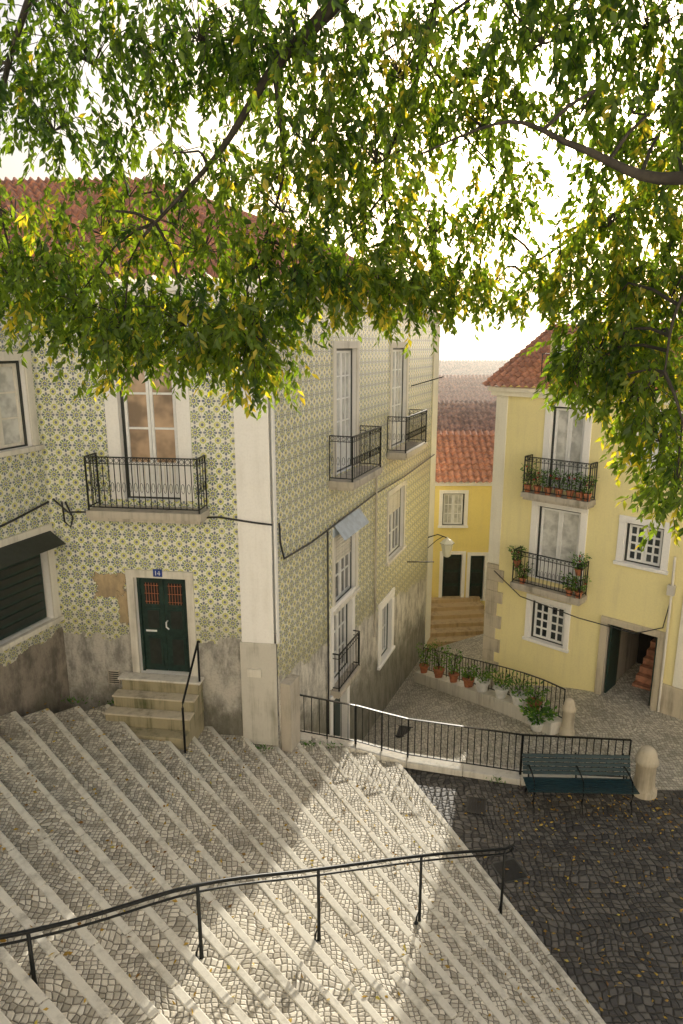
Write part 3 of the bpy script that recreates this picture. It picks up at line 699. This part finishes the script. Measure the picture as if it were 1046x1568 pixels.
sk+=limb([(.9,5.6,12.2),(.7,6.6,11.2),(.4,7.0,10.4),(.5,7.2,9.8)],.04,.008)
sk+=limb([(3.2,4.2,10.15),(3.0,4.9,9.6),(2.6,5.4,9.2),(2.55,5.5,8.6)],.03,.008)
sk+=limb([(-.53,6.05,10.93),(-.5,6.3,10.2),(-.75,6.3,9.5)],.025,.005)
# crown masses: x, y, z, horizontal radius, vertical radius, number of sprays
B=[(-2.8,6.2,9.35,.5,.42,72),(-2.3,6.2,9.2,.5,.45,95),(-1.85,6.0,8.93,.5,.42,100),(-1.35,6.1,8.97,.5,.42,100),(-.95,6.0,8.84,.42,.38,90),(-.72,5.9,8.82,.3,.42,80),
(-1.2,6.3,9.6,.6,.35,75),(-2.1,6.4,9.75,.6,.3,55),(-2.9,6.5,9.9,.45,.25,28),(-.4,6.3,9.35,.45,.35,80),(.0,6.4,9.3,.4,.3,62),(.35,6.6,9.35,.45,.32,70),(.7,6.8,9.3,.4,.35,60),
(1.1,7.0,9.35,.4,.3,48),(1.5,7.2,9.4,.45,.28,38),(.1,6.6,9.8,.55,.35,68),(.9,7.0,9.85,.55,.35,55),(-.5,6.2,9.9,.5,.35,52),(-1.4,6.2,10.35,.5,.22,25),(-2.4,6.3,10.55,.55,.3,55),
(-2.9,6.4,11.0,.6,.35,42),(-2.0,6.2,11.0,.6,.35,70),(-1.1,6.0,11.1,.6,.35,85),(-.3,6.0,11.0,.55,.4,85),(.5,6.2,10.9,.6,.4,92),(1.2,6.4,10.6,.5,.4,65),(.3,6.3,10.3,.5,.35,60),(-.3,6.2,10.4,.4,.3,42),
(1.5,5.8,11.0,.55,.4,65),(2.3,5.8,11.1,.6,.4,90),(2.9,6.0,10.9,.5,.5,90),(2.5,5.4,10.2,.35,.4,35),(2.9,6.2,10.1,.45,.45,58),(1.7,5.4,10.4,.3,.2,16),(2.0,5.2,10.35,.3,.2,16),
(2.0,6.6,9.35,.4,.3,55),(2.45,6.4,9.2,.45,.4,80),(2.9,6.3,9.2,.45,.5,85),(2.3,6.3,8.75,.35,.4,80),(2.6,6.0,8.4,.35,.35,80),(2.75,5.9,8.0,.25,.35,55),(2.8,5.6,7.6,.18,.3,38),(2.85,6.4,8.7,.35,.4,55),(2.1,6.3,8.55,.2,.3,30),
(-1.6,5.6,11.7,.8,.3,70),(0,5.4,11.7,.9,.3,80),(1.6,5.2,11.6,.9,.3,72),(1.55,7.4,9.9,.4,.22,22),(-3.2,6.4,9.4,.4,.35,30),(3.3,6.3,9.6,.4,.7,50),
(2.3,6.3,9.8,.4,.3,45),(2.25,6.0,10.3,.35,.25,32),(1.6,6.8,10.2,.4,.25,26),(2.7,6.8,9.7,.5,.35,45),(-1.9,6.6,10.1,.5,.2,26),(-1.0,6.6,10.2,.4,.25,26),
(-.9,7.4,11.2,.9,.4,65),(.6,7.6,11.4,1.0,.45,85),(2.2,7.6,11.9,.9,.4,80),(-2.6,7.4,11.8,.9,.4,45),(.0,7.6,10.6,.8,.4,50),(3.2,7.4,10.6,.6,.5,70)]
LP=[];LD=[];LLn=[];LV=[]
skp=np.array([tuple(p) for p in sk])
for (x,y,z,rh,rv,n) in B:
    c=np.array([x,y,z])
    dd=np.linalg.norm(skp-(c+np.array([0,0,.25])),axis=1); i0=int(np.argmin(dd)); s0=skp[i0]
    if dd[i0]>.1:
        md=(s0+c)/2+np.array([rng.normal()*.12,rng.normal()*.12,.15*dd[i0]])
        tb.tube([tuple(s0),tuple(s0*.5+md*.5+np.array([0,0,.03])),tuple(md),tuple(md*.4+c*.6),tuple(c)],[.016,.013,.01,.008,.005],'bark',5)
    bv=rng.normal(0,.1)-.2*max(0,min(1,(z-9.9)/1.0))+.12  # shade of the upper crown put into leaf tone, darker with height
    for k in range(int(n*1.22)):
        o=rng.normal(size=3); o/=np.linalg.norm(o); o*=rng.uniform(0,1)**.4
        st_=c+o*np.array([rh,rh*1.6,rv])+np.array([0,0,.1])
        if k%5==0:
            m_=(c+st_)/2+np.array([0,0,.07]); tb.tube([tuple(c),tuple(m_),tuple(st_)],[.006,.0045,.003],'bark',3)
        d0=np.array([o[0]*.7+rng.normal()*.4,o[1]*.7+rng.normal()*.4,-.5+rng.normal()*.35]); d0/=np.linalg.norm(d0)
        ln_=rng.uniform(.18,.38); q=st_.copy(); nl=rng.integers(10,16); tw=[tuple(st_)]
        vv=np.clip(rng.normal(.45+bv-.25*o[2]*.5,.2),0,.88)
        for j in range(nl):
            d0=d0+np.array([0,0,-.08]); d0/=np.linalg.norm(d0); q=q+d0*ln_/nl
            LP.append(q.copy()); side=rng.normal(size=3); side-=side.dot(d0)*d0; side/=np.linalg.norm(side)
            LD.append(d0*.5+side*.75+np.array([0,0,-.5])); LLn.append(rng.uniform(.06,.11)); LV.append(np.clip(vv+rng.normal(0,.12)+(.4 if rng.random()<.04 else 0),0,1))
        if k%2: tb.tube([tuple(st_),tuple(q)],.0025,'bark',3)
LP=np.array(LP);LD=np.array(LD);LLn=np.array(LLn);LV=np.array(LV)
leafmesh('foliage',LP,LD,LLn,LLn*rng.uniform(.36,.5,len(LLn)),'leaf',LV,tree)
tb.obj('trunk_and_branches',tree,smooth=True)

n=1000; xs=rng.uniform(-6,8,n); ys=rng.uniform(4.5,12.6,n); P=[];
for x,y in zip(xs,ys):
    if y<kline(x)-.1 and y<12.7-.14*(x+3.6) and x>-6: P.append((x,y,stair_z(x,y)+.014))
for k in range(520):
    x=random.uniform(3.0,8); y=random.uniform(6.3,12.1) if k%3 else random.gauss(11.6,.35)
    if y<12.15: P.append((x,y,.012))
P=np.array(P); n=len(P); th2=rng.uniform(0,6.28,n); D=np.stack([np.cos(th2),np.sin(th2),rng.uniform(0,.25,n)],1)
fl=leafmesh('fallen_leaves',P,D,rng.uniform(.045,.085,n),rng.uniform(.022,.045,n),'litter',rng.uniform(0,1,n))

# ---------------------------------------------------------------- light, sky, camera
EL,AZ=R(20.4),R(15.7)
W=bpy.data.worlds.new('World'); scene.world=W; W.use_nodes=True; nt=W.node_tree
sky=nt.nodes.new('ShaderNodeTexSky'); sky.sky_type='NISHITA'; sky.sun_disc=False; sky.sun_elevation=EL; sky.sun_rotation=AZ
sky.air_density=1.1; sky.dust_density=5.5; sky.ozone_density=1.0
bg=nt.nodes['Background']; bg.inputs[1].default_value=.15; nt.links.new(sky.outputs[0],bg.inputs[0])
sd=bpy.data.lights.new('sun','SUN'); sd.energy=5; sd.angle=R(.5); sd.color=(1,.93,.8)
so=bpy.data.objects.new('sun',sd); scene.collection.objects.link(so)
v=Vector((math.sin(AZ)*math.cos(EL),math.cos(AZ)*math.cos(EL),math.sin(EL))); so.rotation_euler=(-v).to_track_quat('-Z','Y').to_euler(); so.location=(10,30,20)
cd=bpy.data.cameras.new('camera'); cd.sensor_fit='HORIZONTAL'; cd.sensor_width=24; cd.lens=24; cd.clip_end=5000; cd.clip_start=.05
co=bpy.data.objects.new('camera',cd); scene.collection.objects.link(co); co.location=(0,0,8.8); co.rotation_euler=(R(90-13.65),0,0); scene.camera=co
scene.view_settings.view_transform='Standard'; scene.view_settings.look='None'; scene.view_settings.exposure=0
